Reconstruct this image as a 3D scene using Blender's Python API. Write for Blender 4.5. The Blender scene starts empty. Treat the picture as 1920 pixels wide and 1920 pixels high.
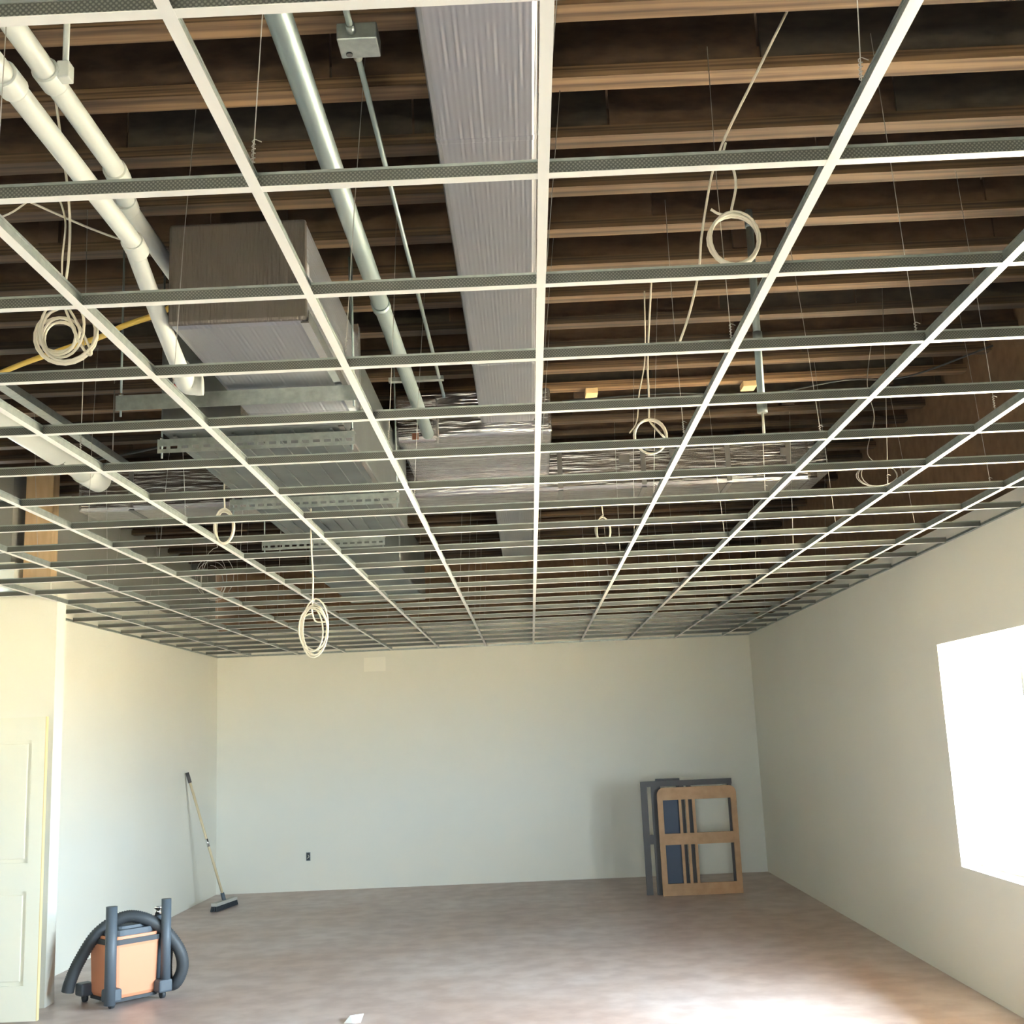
import bpy, math, random
from mathutils import Vector, Matrix

random.seed(7)
scene = bpy.context.scene
COL = scene.collection

# ------------------------------------------------------------------ camera
CAM_Z = 1.778
F_PX, PITCH, YAW, ROLL = 2172.07, 0.191433, -0.008308, -0.043139
fw = Vector((math.sin(YAW) * math.cos(PITCH), math.cos(YAW) * math.cos(PITCH), math.sin(PITCH)))
rt = Vector((math.cos(YAW), -math.sin(YAW), 0.0))
up = rt.cross(fw)
r2 = math.cos(ROLL) * rt + math.sin(ROLL) * up
u2 = -math.sin(ROLL) * rt + math.cos(ROLL) * up
cam_data = bpy.data.cameras.new('camera')
cam_data.sensor_width = 36.0
cam_data.lens = 36.0 * F_PX / 1920.0
cam_data.clip_start = 0.02
cam_data.clip_end = 500
cam = bpy.data.objects.new('camera', cam_data)
m = Matrix((r2, u2, -fw)).transposed().to_4x4()
m.translation = Vector((0, 0, CAM_Z))
cam.matrix_world = m
COL.objects.link(cam)
scene.camera = cam

# ------------------------------------------------------------------ sky, sun, exposure
world = bpy.data.worlds.new('sky')
scene.world = world
world.use_nodes = True
wn = world.node_tree
bg = wn.nodes['Background']
bg.inputs['Color'].default_value = (0.68, 0.86, 1.0, 1)
bg.inputs['Strength'].default_value = 10.0

sun_data = bpy.data.lights.new('sun', 'SUN')
sun_data.energy = 30.0
sun_data.color = (1.0, 0.86, 0.62)
sun_data.angle = 0.01
sun = bpy.data.objects.new('sun', sun_data)
SUN_EL = math.radians(43)
sun_dir = Vector((-0.24 * math.cos(SUN_EL), -0.971 * math.cos(SUN_EL), -math.sin(SUN_EL)))
sun.rotation_euler = sun_dir.to_track_quat('-Z', 'Y').to_euler()
sun.location = (12, 22, 20)
COL.objects.link(sun)

vs = scene.view_settings
scene.display_settings.display_device = 'sRGB'
vs.view_transform = 'Standard'
vs.look = 'None'
vs.gamma = 1.0
vs.use_curve_mapping = False
vs.exposure = 2.9
scene.cycles.use_denoising = True
scene.cycles.max_bounces = 10
scene.cycles.diffuse_bounces = 6
scene.cycles.glossy_bounces = 4
scene.cycles.sample_clamp_indirect = 12.0
scene.cycles.caustics_reflective = False
scene.cycles.caustics_refractive = False


def portal(name, loc, rot, sx, sy):
    d = bpy.data.lights.new(name, 'AREA')
    d.shape = 'RECTANGLE'
    d.size, d.size_y = sx, sy
    d.cycles.is_portal = True
    o = bpy.data.objects.new(name, d)
    o.location, o.rotation_euler = loc, rot
    COL.objects.link(o)


# ------------------------------------------------------------------ room dimensions
XL, XLF, XR = -4.02, -4.45, 2.86          # left wall (far part), left wall (near part), right wall
YB, YF = 15.03, -3.2                      # back wall, front wall behind the photographer
ZG = 2.941                                # underside of ceiling grid
ZJ = 4.0                                  # underside of joists
W1 = (4.5, 8.175, 0.79, 2.283)           # window in right wall: y0, y1, z0, z1
W2 = (-1.2, 0.4, 0.9, 2.3)                # small window added for light in the unseen front wall: x0, x1, z0, z1
portal('daylight_side', (XR + 0.16, (W1[0] + W1[1]) / 2, (W1[2] + W1[3]) / 2), (0, math.radians(90), 0), W1[3] - W1[2], W1[1] - W1[0])
portal('daylight_front', ((W2[0] + W2[1]) / 2, YF - 0.16, (W2[2] + W2[3]) / 2), (math.radians(90), 0, 0), W2[1] - W2[0], W2[3] - W2[2])


# ------------------------------------------------------------------ materials
def mat(name, col, rough=0.6, metal=0.0, noise=None, bump=None, spec=0.5, col2=None, voro=None):
    """noise: (scale xyz, contrast 0..1) mixes col with col2; bump: (scale xyz, strength, distance)"""
    mt = bpy.data.materials.new(name)
    mt.use_nodes = True
    nt = mt.node_tree
    b = nt.nodes['Principled BSDF']
    b.inputs['Base Color'].default_value = (*col, 1)
    b.inputs['Roughness'].default_value = rough
    b.inputs['Metallic'].default_value = metal
    b.inputs['Specular IOR Level'].default_value = spec
    tc = nt.nodes.new('ShaderNodeTexCoord')

    def noise_node(sc, detail=4):
        mp = nt.nodes.new('ShaderNodeMapping')
        mp.inputs['Scale'].default_value = sc
        nt.links.new(tc.outputs['Object'], mp.inputs['Vector'])
        n = nt.nodes.new('ShaderNodeTexNoise')
        n.inputs['Scale'].default_value = 1.0
        n.inputs['Detail'].default_value = detail
        nt.links.new(mp.outputs['Vector'], n.inputs['Vector'])
        return n
    if noise:
        n = noise_node(noise[0])
        r = nt.nodes.new('ShaderNodeValToRGB')
        r.color_ramp.elements[0].position = 0.5 - noise[1] / 2
        r.color_ramp.elements[1].position = 0.5 + noise[1] / 2
        r.color_ramp.elements[0].color = (*col, 1)
        r.color_ramp.elements[1].color = (*(col2 or col), 1)
        nt.links.new(n.outputs['Fac'], r.inputs['Fac'])
        nt.links.new(r.outputs['Color'], b.inputs['Base Color'])
    if bump:
        n = noise_node(bump[0], 3)
        bp = nt.nodes.new('ShaderNodeBump')
        bp.inputs['Strength'].default_value = bump[1]
        bp.inputs['Distance'].default_value = bump[2]
        nt.links.new(n.outputs['Fac'], bp.inputs['Height'])
        nt.links.new(bp.outputs['Normal'], b.inputs['Normal'])
    return mt


M = {}
M['wall'] = mat('drywall_paint', (0.78, 0.755, 0.655), 0.55, noise=((1.2, 1.2, 1.2), 0.6), col2=(0.81, 0.785, 0.685), bump=((60, 60, 60), 0.05, 0.002))
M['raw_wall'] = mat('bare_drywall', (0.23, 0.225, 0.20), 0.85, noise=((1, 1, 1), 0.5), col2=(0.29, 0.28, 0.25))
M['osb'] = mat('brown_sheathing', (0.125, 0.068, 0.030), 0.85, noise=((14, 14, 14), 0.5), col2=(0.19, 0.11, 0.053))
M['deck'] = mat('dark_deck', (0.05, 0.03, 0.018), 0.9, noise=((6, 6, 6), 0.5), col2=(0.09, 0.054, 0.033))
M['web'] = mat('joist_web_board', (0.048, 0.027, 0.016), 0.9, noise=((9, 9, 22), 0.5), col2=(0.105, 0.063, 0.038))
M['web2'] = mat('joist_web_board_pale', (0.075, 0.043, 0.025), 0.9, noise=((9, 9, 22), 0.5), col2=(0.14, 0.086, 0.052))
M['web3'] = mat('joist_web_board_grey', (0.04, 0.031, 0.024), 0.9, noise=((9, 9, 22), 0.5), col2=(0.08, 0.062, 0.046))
for nm_, k_ in (('flange', 0.9), ('flange_lit', 1.7), ('flange_dim', 0.48)):  # brighter and dimmer lighting of the joist rows put into the flange colour
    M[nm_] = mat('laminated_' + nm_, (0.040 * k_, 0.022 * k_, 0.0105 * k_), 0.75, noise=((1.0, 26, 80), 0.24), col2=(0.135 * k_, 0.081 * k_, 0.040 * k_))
M['lumber'] = mat('pale_lumber', (0.55, 0.36, 0.19), 0.7, noise=((20, 20, 3), 0.4), col2=(0.66, 0.46, 0.26))
M['block'] = mat('yellow_block', (0.75, 0.53, 0.27), 0.7)
M['white'] = mat('white_enamel', (0.69, 0.68, 0.655), 0.38)
M['galv'] = mat('galvanised', (0.30, 0.33, 0.31), 0.45, 0.75, noise=((30, 30, 30), 0.4), col2=(0.40, 0.43, 0.41))
M['steel'] = mat('steel_pipe', (0.22, 0.27, 0.265), 0.5, 0.75, noise=((6, 1.2, 6), 0.5), col2=(0.34, 0.39, 0.385))
M['pvc'] = mat('white_pvc', (0.60, 0.62, 0.59), 0.4)
def foil(name, col, rough, sc, strength, lo, hi, dist, fine):
    """foil facing: mostly flat with sparse raised creases running along one axis"""
    mt = mat(name, col, rough, 0.85)
    nt_ = mt.node_tree
    b_ = nt_.nodes['Principled BSDF']
    tc_ = nt_.nodes.new('ShaderNodeTexCoord')
    hs = []
    for scale, l_, h_ in ((sc, lo, hi), (fine, 0.3, 0.7)):
        mp_ = nt_.nodes.new('ShaderNodeMapping'); mp_.inputs['Scale'].default_value = scale
        n_ = nt_.nodes.new('ShaderNodeTexNoise'); n_.inputs['Scale'].default_value = 1.0; n_.inputs['Detail'].default_value = 2
        r_ = nt_.nodes.new('ShaderNodeMapRange'); r_.inputs[1].default_value = l_; r_.inputs[2].default_value = h_
        nt_.links.new(tc_.outputs['Object'], mp_.inputs['Vector']); nt_.links.new(mp_.outputs['Vector'], n_.inputs['Vector'])
        nt_.links.new(n_.outputs['Fac'], r_.inputs[0])
        hs.append(r_)
    ad = nt_.nodes.new('ShaderNodeMath'); ad.operation = 'MULTIPLY_ADD'
    nt_.links.new(hs[1].outputs[0], ad.inputs[0]); ad.inputs[1].default_value = 0.12
    nt_.links.new(hs[0].outputs[0], ad.inputs[2])
    bp_ = nt_.nodes.new('ShaderNodeBump'); bp_.inputs['Strength'].default_value = strength; bp_.inputs['Distance'].default_value = dist
    nt_.links.new(ad.outputs[0], bp_.inputs['Height']); nt_.links.new(bp_.outputs['Normal'], b_.inputs['Normal'])
    return mt


# long duct: bubble rows give straight dashes running down the duct
mt_ = mat('foil_wrap_long', (0.37, 0.37, 0.39), 0.38, 0.85)
nt = mt_.node_tree


def math_node(op, a_, b_=None):
    n_ = nt.nodes.new('ShaderNodeMath'); n_.operation = op
    for i_, q_ in enumerate((a_, b_)):
        if q_ is None:
            continue
        if isinstance(q_, (int, float)):
            n_.inputs[i_].default_value = q_
        else:
            nt.links.new(q_, n_.inputs[i_])
    return n_.outputs[0]


tc = nt.nodes.new('ShaderNodeTexCoord'); sx_ = nt.nodes.new('ShaderNodeSeparateXYZ'); cx_ = nt.nodes.new('ShaderNodeCombineXYZ')
nt.links.new(tc.outputs['Object'], sx_.inputs[0])
across = math_node('ADD', sx_.outputs[0], sx_.outputs[2])
row = math_node('SNAP', across, 1 / 55)
nt.links.new(math_node('MULTIPLY', row, 911.0), cx_.inputs[0])
nt.links.new(math_node('MULTIPLY', sx_.outputs[1], 3.5), cx_.inputs[1])
nz = nt.nodes.new('ShaderNodeTexNoise'); nz.inputs['Scale'].default_value = 1.0; nz.inputs['Detail'].default_value = 1
nt.links.new(cx_.outputs[0], nz.inputs['Vector'])
thr = nt.nodes.new('ShaderNodeMapRange'); thr.inputs[1].default_value = 0.50; thr.inputs[2].default_value = 0.62
nt.links.new(nz.outputs['Fac'], thr.inputs[0])
wave = math_node('SINE', math_node('MULTIPLY', across, 55 * 2 * math.pi))
amp = math_node('ADD', thr.outputs[0], 0.15)
bp = nt.nodes.new('ShaderNodeBump'); bp.inputs['Strength'].default_value = 0.3; bp.inputs['Distance'].default_value = 0.003
nt.links.new(math_node('MULTIPLY', wave, amp), bp.inputs['Height'])
nt.links.new(bp.outputs['Normal'], nt.nodes['Principled BSDF'].inputs['Normal'])
M['foil_y'] = mt_
M['foil_x'] = foil('foil_wrap_cross', (0.37, 0.355, 0.36), 0.26, (3.5, 34, 34), 0.6, 0.42, 0.70, 0.007, (14, 90, 90))
M['foil_v'] = mat('foil_wrap_ribbed', (0.21, 0.18, 0.155), 0.5, 0.7, bump=((110, 8, 6), 0.9, 0.01))
M['tape'] = mat('foil_tape', (0.78, 0.78, 0.78), 0.25, 0.95, bump=((30, 30, 30), 0.3, 0.004))
M['strap'] = mat('dark_strap', (0.10, 0.095, 0.09), 0.7)
M['cable'] = mat('cream_cable', (0.74, 0.69, 0.58), 0.45)
M['cable_y'] = mat('yellow_cable', (0.72, 0.48, 0.09), 0.5)
M['cable_k'] = mat('black_cable', (0.03, 0.03, 0.03), 0.5)
M['wire'] = mat('hanger_wire', (0.42, 0.40, 0.37), 0.5, 0.6)
M['sheet'] = mat('sheet_metal', (0.13, 0.14, 0.138), 0.42, 0.8, noise=((3, 3, 3), 0.5), col2=(0.21, 0.225, 0.22))
M['orange'] = mat('orange_plastic', (0.80, 0.33, 0.18), 0.45)
M['dark'] = mat('dark_plastic', (0.045, 0.05, 0.055), 0.5)
M['grey_plastic'] = mat('grey_plastic', (0.10, 0.12, 0.14), 0.5)
M['hose'] = mat('hose_rubber', (0.06, 0.065, 0.07), 0.55)
M['chrome'] = mat('chrome', (0.8, 0.8, 0.8), 0.15, 1.0)
M['broom_wood'] = mat('broom_handle_wood', (0.68, 0.55, 0.34), 0.5)
M['head'] = mat('broom_head_paint', (0.50, 0.48, 0.43), 0.6)
M['bristle'] = mat('bristles', (0.04, 0.045, 0.05), 0.9)
M['frame_wood'] = mat('frame_wood', (0.40, 0.225, 0.105), 0.6, noise=((12, 12, 12), 0.5), col2=(0.50, 0.30, 0.155))
M['frame_dark'] = mat('frame_dark', (0.085, 0.075, 0.07), 0.6)
M['frame_blue'] = mat('blue_grey_board', (0.07, 0.088, 0.12), 0.7)
M['door'] = mat('door_paint', (0.77, 0.75, 0.62), 0.4)
M['door_edge'] = mat('door_edge_wood', (0.72, 0.58, 0.30), 0.5)
M['winframe'] = mat('window_frame_white', (0.82, 0.82, 0.80), 0.4)
M['paper'] = mat('paper', (0.85, 0.84, 0.80), 0.7)
M['patch'] = mat('joint_compound', (0.88, 0.85, 0.74), 0.6)
M['red'] = mat('red_plastic', (0.6, 0.05, 0.05), 0.5)
M['rust'] = mat('rust', (0.16, 0.06, 0.03), 0.9)
M['ground'] = mat('outdoor_ground', (0.64, 0.55, 0.40), 0.9, noise=((0.4, 0.4, 0.4), 0.5), col2=(0.70, 0.61, 0.46))

M['render_grey'] = mat('grey_render', (0.22, 0.25, 0.28), 0.9, noise=((1, 1, 1), 0.5), col2=(0.27, 0.30, 0.33))
# concrete floor: pinkish grey slab with pale worn and stained areas
mf = mat('concrete_floor', (0.42, 0.32, 0.28), 0.42, bump=((25, 25, 25), 0.06, 0.003))
nt = mf.node_tree
b = nt.nodes['Principled BSDF']
tc = nt.nodes.new('ShaderNodeTexCoord')
n1 = nt.nodes.new('ShaderNodeTexNoise'); n1.inputs['Scale'].default_value = 0.7; n1.inputs['Detail'].default_value = 8
n2 = nt.nodes.new('ShaderNodeTexNoise'); n2.inputs['Scale'].default_value = 4.5; n2.inputs['Detail'].default_value = 8
for n in (n1, n2):
    nt.links.new(tc.outputs['Object'], n.inputs['Vector'])
c1 = nt.nodes.new('ShaderNodeValToRGB')
c1.color_ramp.elements[0].position = 0.35; c1.color_ramp.elements[0].color = (0.56, 0.425, 0.365, 1)
c1.color_ramp.elements[1].position = 0.68; c1.color_ramp.elements[1].color = (0.64, 0.545, 0.51, 1)
nt.links.new(n1.outputs['Fac'], c1.inputs['Fac'])
c2 = nt.nodes.new('ShaderNodeValToRGB')
c2.color_ramp.elements[0].position = 0.38; c2.color_ramp.elements[0].color = (0.82, 0.78, 0.77, 1)
c2.color_ramp.elements[1].position = 0.62; c2.color_ramp.elements[1].color = (1.0, 1.0, 1.0, 1)
nt.links.new(n2.outputs['Fac'], c2.inputs['Fac'])
mx = nt.nodes.new('ShaderNodeMix'); mx.data_type = 'RGBA'; mx.blend_type = 'MULTIPLY'
mx.inputs[0].default_value = 1.0
nt.links.new(c1.outputs['Color'], mx.inputs[6]); nt.links.new(c2.outputs['Color'], mx.inputs[7])
nt.links.new(mx.outputs[2], b.inputs['Base Color'])
M['floor'] = mf

# knurled tee web: galvanised steel with rows of small stitched dots
mk = mat('stitched_tee_web', (0.40, 0.42, 0.39), 0.5, 0.6)
nt = mk.node_tree
b = nt.nodes['Principled BSDF']
tc = nt.nodes.new('ShaderNodeTexCoord')
mp = nt.nodes.new('ShaderNodeMapping')
mp.inputs['Rotation'].default_value = (0, math.radians(45), 0)
mp.inputs['Scale'].default_value = (150, 0.001, 150)
vo = nt.nodes.new('ShaderNodeTexVoronoi'); vo.inputs['Scale'].default_value = 1.0; vo.inputs['Randomness'].default_value = 0.0
nt.links.new(tc.outputs['Object'], mp.inputs['Vector']); nt.links.new(mp.outputs['Vector'], vo.inputs['Vector'])
cr = nt.nodes.new('ShaderNodeValToRGB')
cr.color_ramp.elements[0].position = 0.2; cr.color_ramp.elements[0].color = (0.22, 0.22, 0.20, 1)
cr.color_ramp.elements[1].position = 0.45; cr.color_ramp.elements[1].color = (0.095, 0.10, 0.092, 1)
nt.links.new(vo.outputs['Distance'], cr.inputs['Fac']); nt.links.new(cr.outputs['Color'], b.inputs['Base Color'])
M['stitch'] = mk

# thin window glass
mg = bpy.data.materials.new('window_glass'); mg.use_nodes = True
nt = mg.node_tree
nt.nodes.remove(nt.nodes['Principled BSDF'])
tr = nt.nodes.new('ShaderNodeBsdfTransparent'); gl = nt.nodes.new('ShaderNodeBsdfGlossy'); gl.inputs['Roughness'].default_value = 0.02
ms = nt.nodes.new('ShaderNodeMixShader'); ms.inputs[0].default_value = 0.06
nt.links.new(tr.outputs[0], ms.inputs[1]); nt.links.new(gl.outputs[0], ms.inputs[2])
nt.links.new(ms.outputs[0], nt.nodes['Material Output'].inputs['Surface'])
M['glass'] = mg


# ------------------------------------------------------------------ mesh helpers
class MB:
    def __init__(s):
        s.v, s.f, s.mi, s.sm = [], [], [], []

    def _add(s, vs_, fs_, mi=0, smooth=False):
        o = len(s.v)
        s.v += [tuple(x) for x in vs_]
        for f in fs_:
            s.f.append(tuple(i + o for i in f)); s.mi.append(mi); s.sm.append(smooth)
        return s

    def box(s, x0, x1, y0, y1, z0, z1, mi=0):
        v = [(x, y, z) for z in (z0, z1) for y in (y0, y1) for x in (x0, x1)]
        f = [(0, 2, 3, 1), (4, 5, 7, 6), (0, 1, 5, 4), (2, 6, 7, 3), (0, 4, 6, 2), (1, 3, 7, 5)]
        return s._add(v, f, mi)

    def rbox(s, x0, x1, y0, y1, z0, z1, c, mi=0):
        """box with all edges chamfered by c"""
        import bmesh
        bm = bmesh.new()
        vv = [bm.verts.new((x, y, z)) for z in (z0, z1) for y in (y0, y1) for x in (x0, x1)]
        for f in [(0, 2, 3, 1), (4, 5, 7, 6), (0, 1, 5, 4), (2, 6, 7, 3), (0, 4, 6, 2), (1, 3, 7, 5)]:
            bm.faces.new([vv[i] for i in f])
        bmesh.ops.bevel(bm, geom=bm.edges[:], offset=c, segments=2, affect='EDGES', profile=0.5)
        bm.verts.index_update()
        s._add([v.co[:] for v in bm.verts], [[v.index for v in f.verts] for f in bm.faces], mi, False)
        bm.free()
        return s

    def bar(s, a, b_, w, h, mi=0, upv=(0, 0, 1)):
        """rectangular bar from a to b_, w wide, h tall"""
        a, b_ = Vector(a), Vector(b_)
        d = (b_ - a).normalized()
        u = Vector(upv)
        sd = d.cross(u)
        if sd.length < 1e-4:
            sd = d.cross(Vector((0, 1, 0)))
        sd.normalize(); u = sd.cross(d)
        v = []
        for p in (a, b_):
            for i, j in ((-1, -1), (1, -1), (1, 1), (-1, 1)):
                v.append(p + sd * (i * w / 2) + u * (j * h / 2))
        return s._add(v, [(3, 2, 1, 0), (4, 5, 6, 7), (0, 1, 5, 4), (1, 2, 6, 5), (2, 3, 7, 6), (3, 0, 4, 7)], mi)

    def tube(s, path, r, n=8, mi=0, cap=True, rf=None):
        P = [Vector(p) for p in path]
        T = []
        for i in range(len(P)):
            t = P[min(i + 1, len(P) - 1)] - P[max(i - 1, 0)]
            T.append(t.normalized() if t.length > 1e-9 else Vector((0, 0, 1)))
        nrm = T[0].orthogonal().normalized()
        v, f = [], []
        for i, p in enumerate(P):
            nrm = (nrm - T[i] * nrm.dot(T[i]))
            nrm = nrm.normalized() if nrm.length > 1e-6 else T[i].orthogonal().normalized()
            bn = T[i].cross(nrm)
            rr = rf(i / max(1, len(P) - 1)) if rf else r
            for k in range(n):
                a = 2 * math.pi * k / n
                v.append(p + (nrm * math.cos(a) + bn * math.sin(a)) * rr)
        for i in range(len(P) - 1):
            for k in range(n):
                f.append((i * n + k, i * n + (k + 1) % n, (i + 1) * n + (k + 1) % n, (i + 1) * n + k))
        s._add(v, f, mi, True)
        if cap:
            o = len(s.v) - len(v)
            s.f.append(tuple(o + k for k in reversed(range(n)))); s.mi.append(mi); s.sm.append(False)
            s.f.append(tuple(o + (len(P) - 1) * n + k for k in range(n))); s.mi.append(mi); s.sm.append(False)
        return s

    def prism(s, poly, axis, a, b_, mi=0):
        """extrude a closed polygon (list of 2D points) along axis x, y or z from a to b_"""
        def pt(p, t):
            return {'x': (t, p[0], p[1]), 'y': (p[0], t, p[1]), 'z': (p[0], p[1], t)}[axis]
        n = len(poly)
        v = [pt(p, a) for p in poly] + [pt(p, b_) for p in poly]
        f = [tuple(range(n)), tuple(reversed(range(n, 2 * n)))] + [(i, n + i, n + (i + 1) % n, (i + 1) % n) for i in range(n)]
        return s._add(v, f, mi)

    def build(s, name, mats, parent=None, fix=True):
        me = bpy.data.meshes.new(name)
        me.from_pydata(s.v, [], s.f)
        for k in (mats if isinstance(mats, (list, tuple)) else [mats]):
            me.materials.append(M[k])
        me.polygons.foreach_set('material_index', s.mi)
        me.polygons.foreach_set('use_smooth', s.sm)
        if fix:
            import bmesh
            bm = bmesh.new(); bm.from_mesh(me)
            bmesh.ops.recalc_face_normals(bm, faces=bm.faces)
            bm.to_mesh(me); bm.free()
        me.update()
        o = bpy.data.objects.new(name, me)
        COL.objects.link(o)
        if parent:
            o.parent = parent
        return o


def empty(name, loc=(0, 0, 0), rz=0.0):
    o = bpy.data.objects.new(name, None)
    o.empty_display_size = 0.1
    o.location = loc
    o.rotation_euler = (0, 0, rz)
    COL.objects.link(o)
    return o


def tag(o, label, cat, group=None):
    o['label'] = label; o['category'] = cat
    if group:
        o['group'] = group
    return o


def struct(o, label=None):
    o['kind'] = 'structure'
    if label:
        o['label'] = label
    return o


def spline(pts, n=12):
    """Catmull-Rom through pts"""
    P = [Vector(p) for p in pts]
    P = [2 * P[0] - P[1]] + P + [2 * P[-1] - P[-2]]
    out = []
    for i in range(1, len(P) - 2):
        p0, p1, p2, p3 = P[i - 1], P[i], P[i + 1], P[i + 2]
        for k in range(n):
            t = k / n
            out.append(0.5 * ((2 * p1) + (p2 - p0) * t + (2 * p0 - 5 * p1 + 4 * p2 - p3) * t * t + (3 * p1 - p0 - 3 * p2 + p3) * t ** 3))
    out.append(P[-2])
    return out


def share(o, parent, loc):
    c = bpy.data.objects.new(o.name.split('.')[0], o.data)
    COL.objects.link(c)
    c.parent = parent
    c.location = loc
    return c


# ================================================================== SETTING
struct(MB().box(-60, 80, -60, 90, -0.6, -0.3).build('ground', 'ground'), 'sunlit pale ground outside the building')
struct(MB().box(XLF - 0.2, XR + 0.2, YF - 0.2, YB + 0.2, -0.2, 0).build('floor', 'floor'), 'bare pinkish grey concrete floor with pale worn stains')
struct(MB().box(XL - 0.2, XR + 0.2, YB, YB + 0.15, 0, 3.25).box(XL - 0.2, XR + 0.2, YB + 0.06, YB + 0.15, 3.25, 4.4, 1).build('wall_back', ['wall', 'osb']), 'plain off white back wall')
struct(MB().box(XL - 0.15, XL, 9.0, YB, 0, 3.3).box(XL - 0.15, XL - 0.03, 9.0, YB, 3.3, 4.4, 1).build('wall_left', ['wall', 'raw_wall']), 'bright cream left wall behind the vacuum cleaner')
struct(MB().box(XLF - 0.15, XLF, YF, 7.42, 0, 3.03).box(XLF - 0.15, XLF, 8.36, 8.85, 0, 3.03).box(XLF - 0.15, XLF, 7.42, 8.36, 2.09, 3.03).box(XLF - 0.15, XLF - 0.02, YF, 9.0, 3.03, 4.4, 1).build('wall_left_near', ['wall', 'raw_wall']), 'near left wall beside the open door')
struct(MB().box(XLF - 0.15, -3.6, 8.83, 9.0, 0, 3.03).build('wall_partition', 'wall'), 'very bright short wall end beside the open door')
mb = MB()
mb.box(XLF - 0.16, XLF + 0.012, 7.37, 7.42, 0, 2.14).box(XLF - 0.16, XLF + 0.012, 8.36, 8.41, 0, 2.14).box(XLF - 0.16, XLF + 0.012, 7.42, 8.36, 2.09, 2.14)
struct(mb.build('trim_2', 'door'), 'frame of the doorway the open door belongs to')
struct(MB().box(-7.8, -7.5, -6, 20, -0.3, 5.0).build('wall_sky_block', 'render_grey'), 'unseen wall added outside the doorway to block the sky')  # unseen wall, added to hold sky light back from the doorway
struct(MB().box(-7.5, XLF - 0.15, YF - 0.2, YB + 0.2, 2.62, 2.74).build('roof_sky_block', 'deck'), 'unseen roof added outside the doorway to keep sky light out')  # unseen roof, added to shut the sky out of the doorway
# right wall with window opening
y0, y1, z0, z1 = W1
mb = MB()
mb.box(XR, XR + 0.2, YF - 0.2, y0, 0, 3.06).box(XR, XR + 0.2, y1, YB + 0.15, 0, 3.06)
mb.box(XR, XR + 0.2, y0, y1, 0, z0).box(XR, XR + 0.2, y0, y1, z1, 3.06)
mb.box(XR + 0.09, XR + 0.2, YF - 0.2, YB + 0.15, 3.06, 4.4, 1)
wr = struct(mb.build('wall_right', ['wall', 'osb']), 'off white right wall with the bright window')
struct(MB().box(XR + 0.2, XR + 1.35, YF - 0.2, YB + 0.2, 2.62, 2.74).build('overhang_sky_block', 'deck'), 'unseen overhang added above the side window to cut sky light')  # unseen overhang, added to lessen sky light on the floor by the window
# front wall with opening for the added window, behind the photographer
a0, a1, c0, c1_ = W2
mb = MB()
mb.box(XLF - 0.15, a0, YF - 0.2, YF, 0, 4.4).box(a1, XR + 0.2, YF - 0.2, YF, 0, 4.4)
mb.box(a0, a1, YF - 0.2, YF, 0, c0).box(a0, a1, YF - 0.2, YF, c1_, 4.4)
struct(mb.build('wall_front', 'wall'), 'front wall with the small added window')


def window(name, label, axis, p, u0, u1, z0, z1, mull):
    """window frame and panes; axis x: lies in plane x=p with u along y; axis y: plane y=p with u along x"""
    w = struct(empty(name, (0, 0, 0)), label)
    def bx(m_, ua, ub, za, zb, t):
        if axis == 'x':
            m_.box(p - t, p + t, ua, ub, za, zb)
        else:
            m_.box(ua, ub, p - t, p + t, za, zb)
    fr = MB()
    e = 0.035
    bx(fr, u0, u0 + e, z0, z1, 0.025); bx(fr, u1 - e, u1, z0, z1, 0.025)
    bx(fr, u0 + e, u1 - e, z0, z0 + e, 0.025); bx(fr, u0 + e, u1 - e, z1 - e, z1, 0.025)
    fr.build('window_frame', 'winframe', w)
    edges = [u0 + e] + mull + [u1 - e]
    for q in mull:
        mm = MB(); bx(mm, q - 0.02, q + 0.02, z0 + e, z1 - e, 0.02); mm.build('mullion', 'winframe', w)
    for i in range(len(edges) - 1):
        g = MB(); bx(g, edges[i] + (0.02 if i else 0), edges[i + 1] - (0.02 if i < len(edges) - 2 else 0), z0 + e, z1 - e, 0.003)
        g.build('pane', 'glass', w)
    return w


window('window_1', 'blown out bright window in the right wall', 'x', XR + 0.17, y0, y1, z0, z1, [6.2, 7.19])
window('window_added', 'small unseen window added for light behind the photographer', 'y', YF - 0.12, a0, a1, c0, c1_, [-0.4])

# ---- roof deck with joists
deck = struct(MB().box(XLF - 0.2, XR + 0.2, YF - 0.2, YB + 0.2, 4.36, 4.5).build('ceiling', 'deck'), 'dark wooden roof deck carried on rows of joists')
fl_m = MB().box(XLF, XR + 0.09, -0.045, 0.045, 0, 0.040)
fl_m.box(XLF, XR + 0.09, -0.040, 0.040, 0.04, 0.046)
JY = [3.28 + 0.4064 * k for k in range(-13, 29)]
fl0 = {}
LIT_ROWS, HALF_LIT_ROWS = (13, 14, 23), (17, 19, 12, 27)
for ji, jy in enumerate(JY):
    tone = 'flange_lit' if ji in LIT_ROWS else 'flange' if ji in HALF_LIT_ROWS or random.random() < 0.25 else 'flange_dim'
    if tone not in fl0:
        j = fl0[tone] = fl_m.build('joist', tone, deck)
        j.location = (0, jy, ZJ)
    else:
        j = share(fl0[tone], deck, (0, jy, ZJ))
    x = XLF
    while x < XR + 0.08:
        L = random.choice([0.75, 1.1, 1.5, 2.0])
        x2 = min(x + L, XR + 0.09)
        wbm = MB().box(x + 0.004, x2 - 0.004, -0.007, 0.007, 0.046, 0.36)
        wb = wbm.build('web_board', random.choice(['web', 'web', 'web2', 'web3']), j)
        wb.location = (0, random.uniform(-0.012, 0.012), 0)
        x = x2
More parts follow.
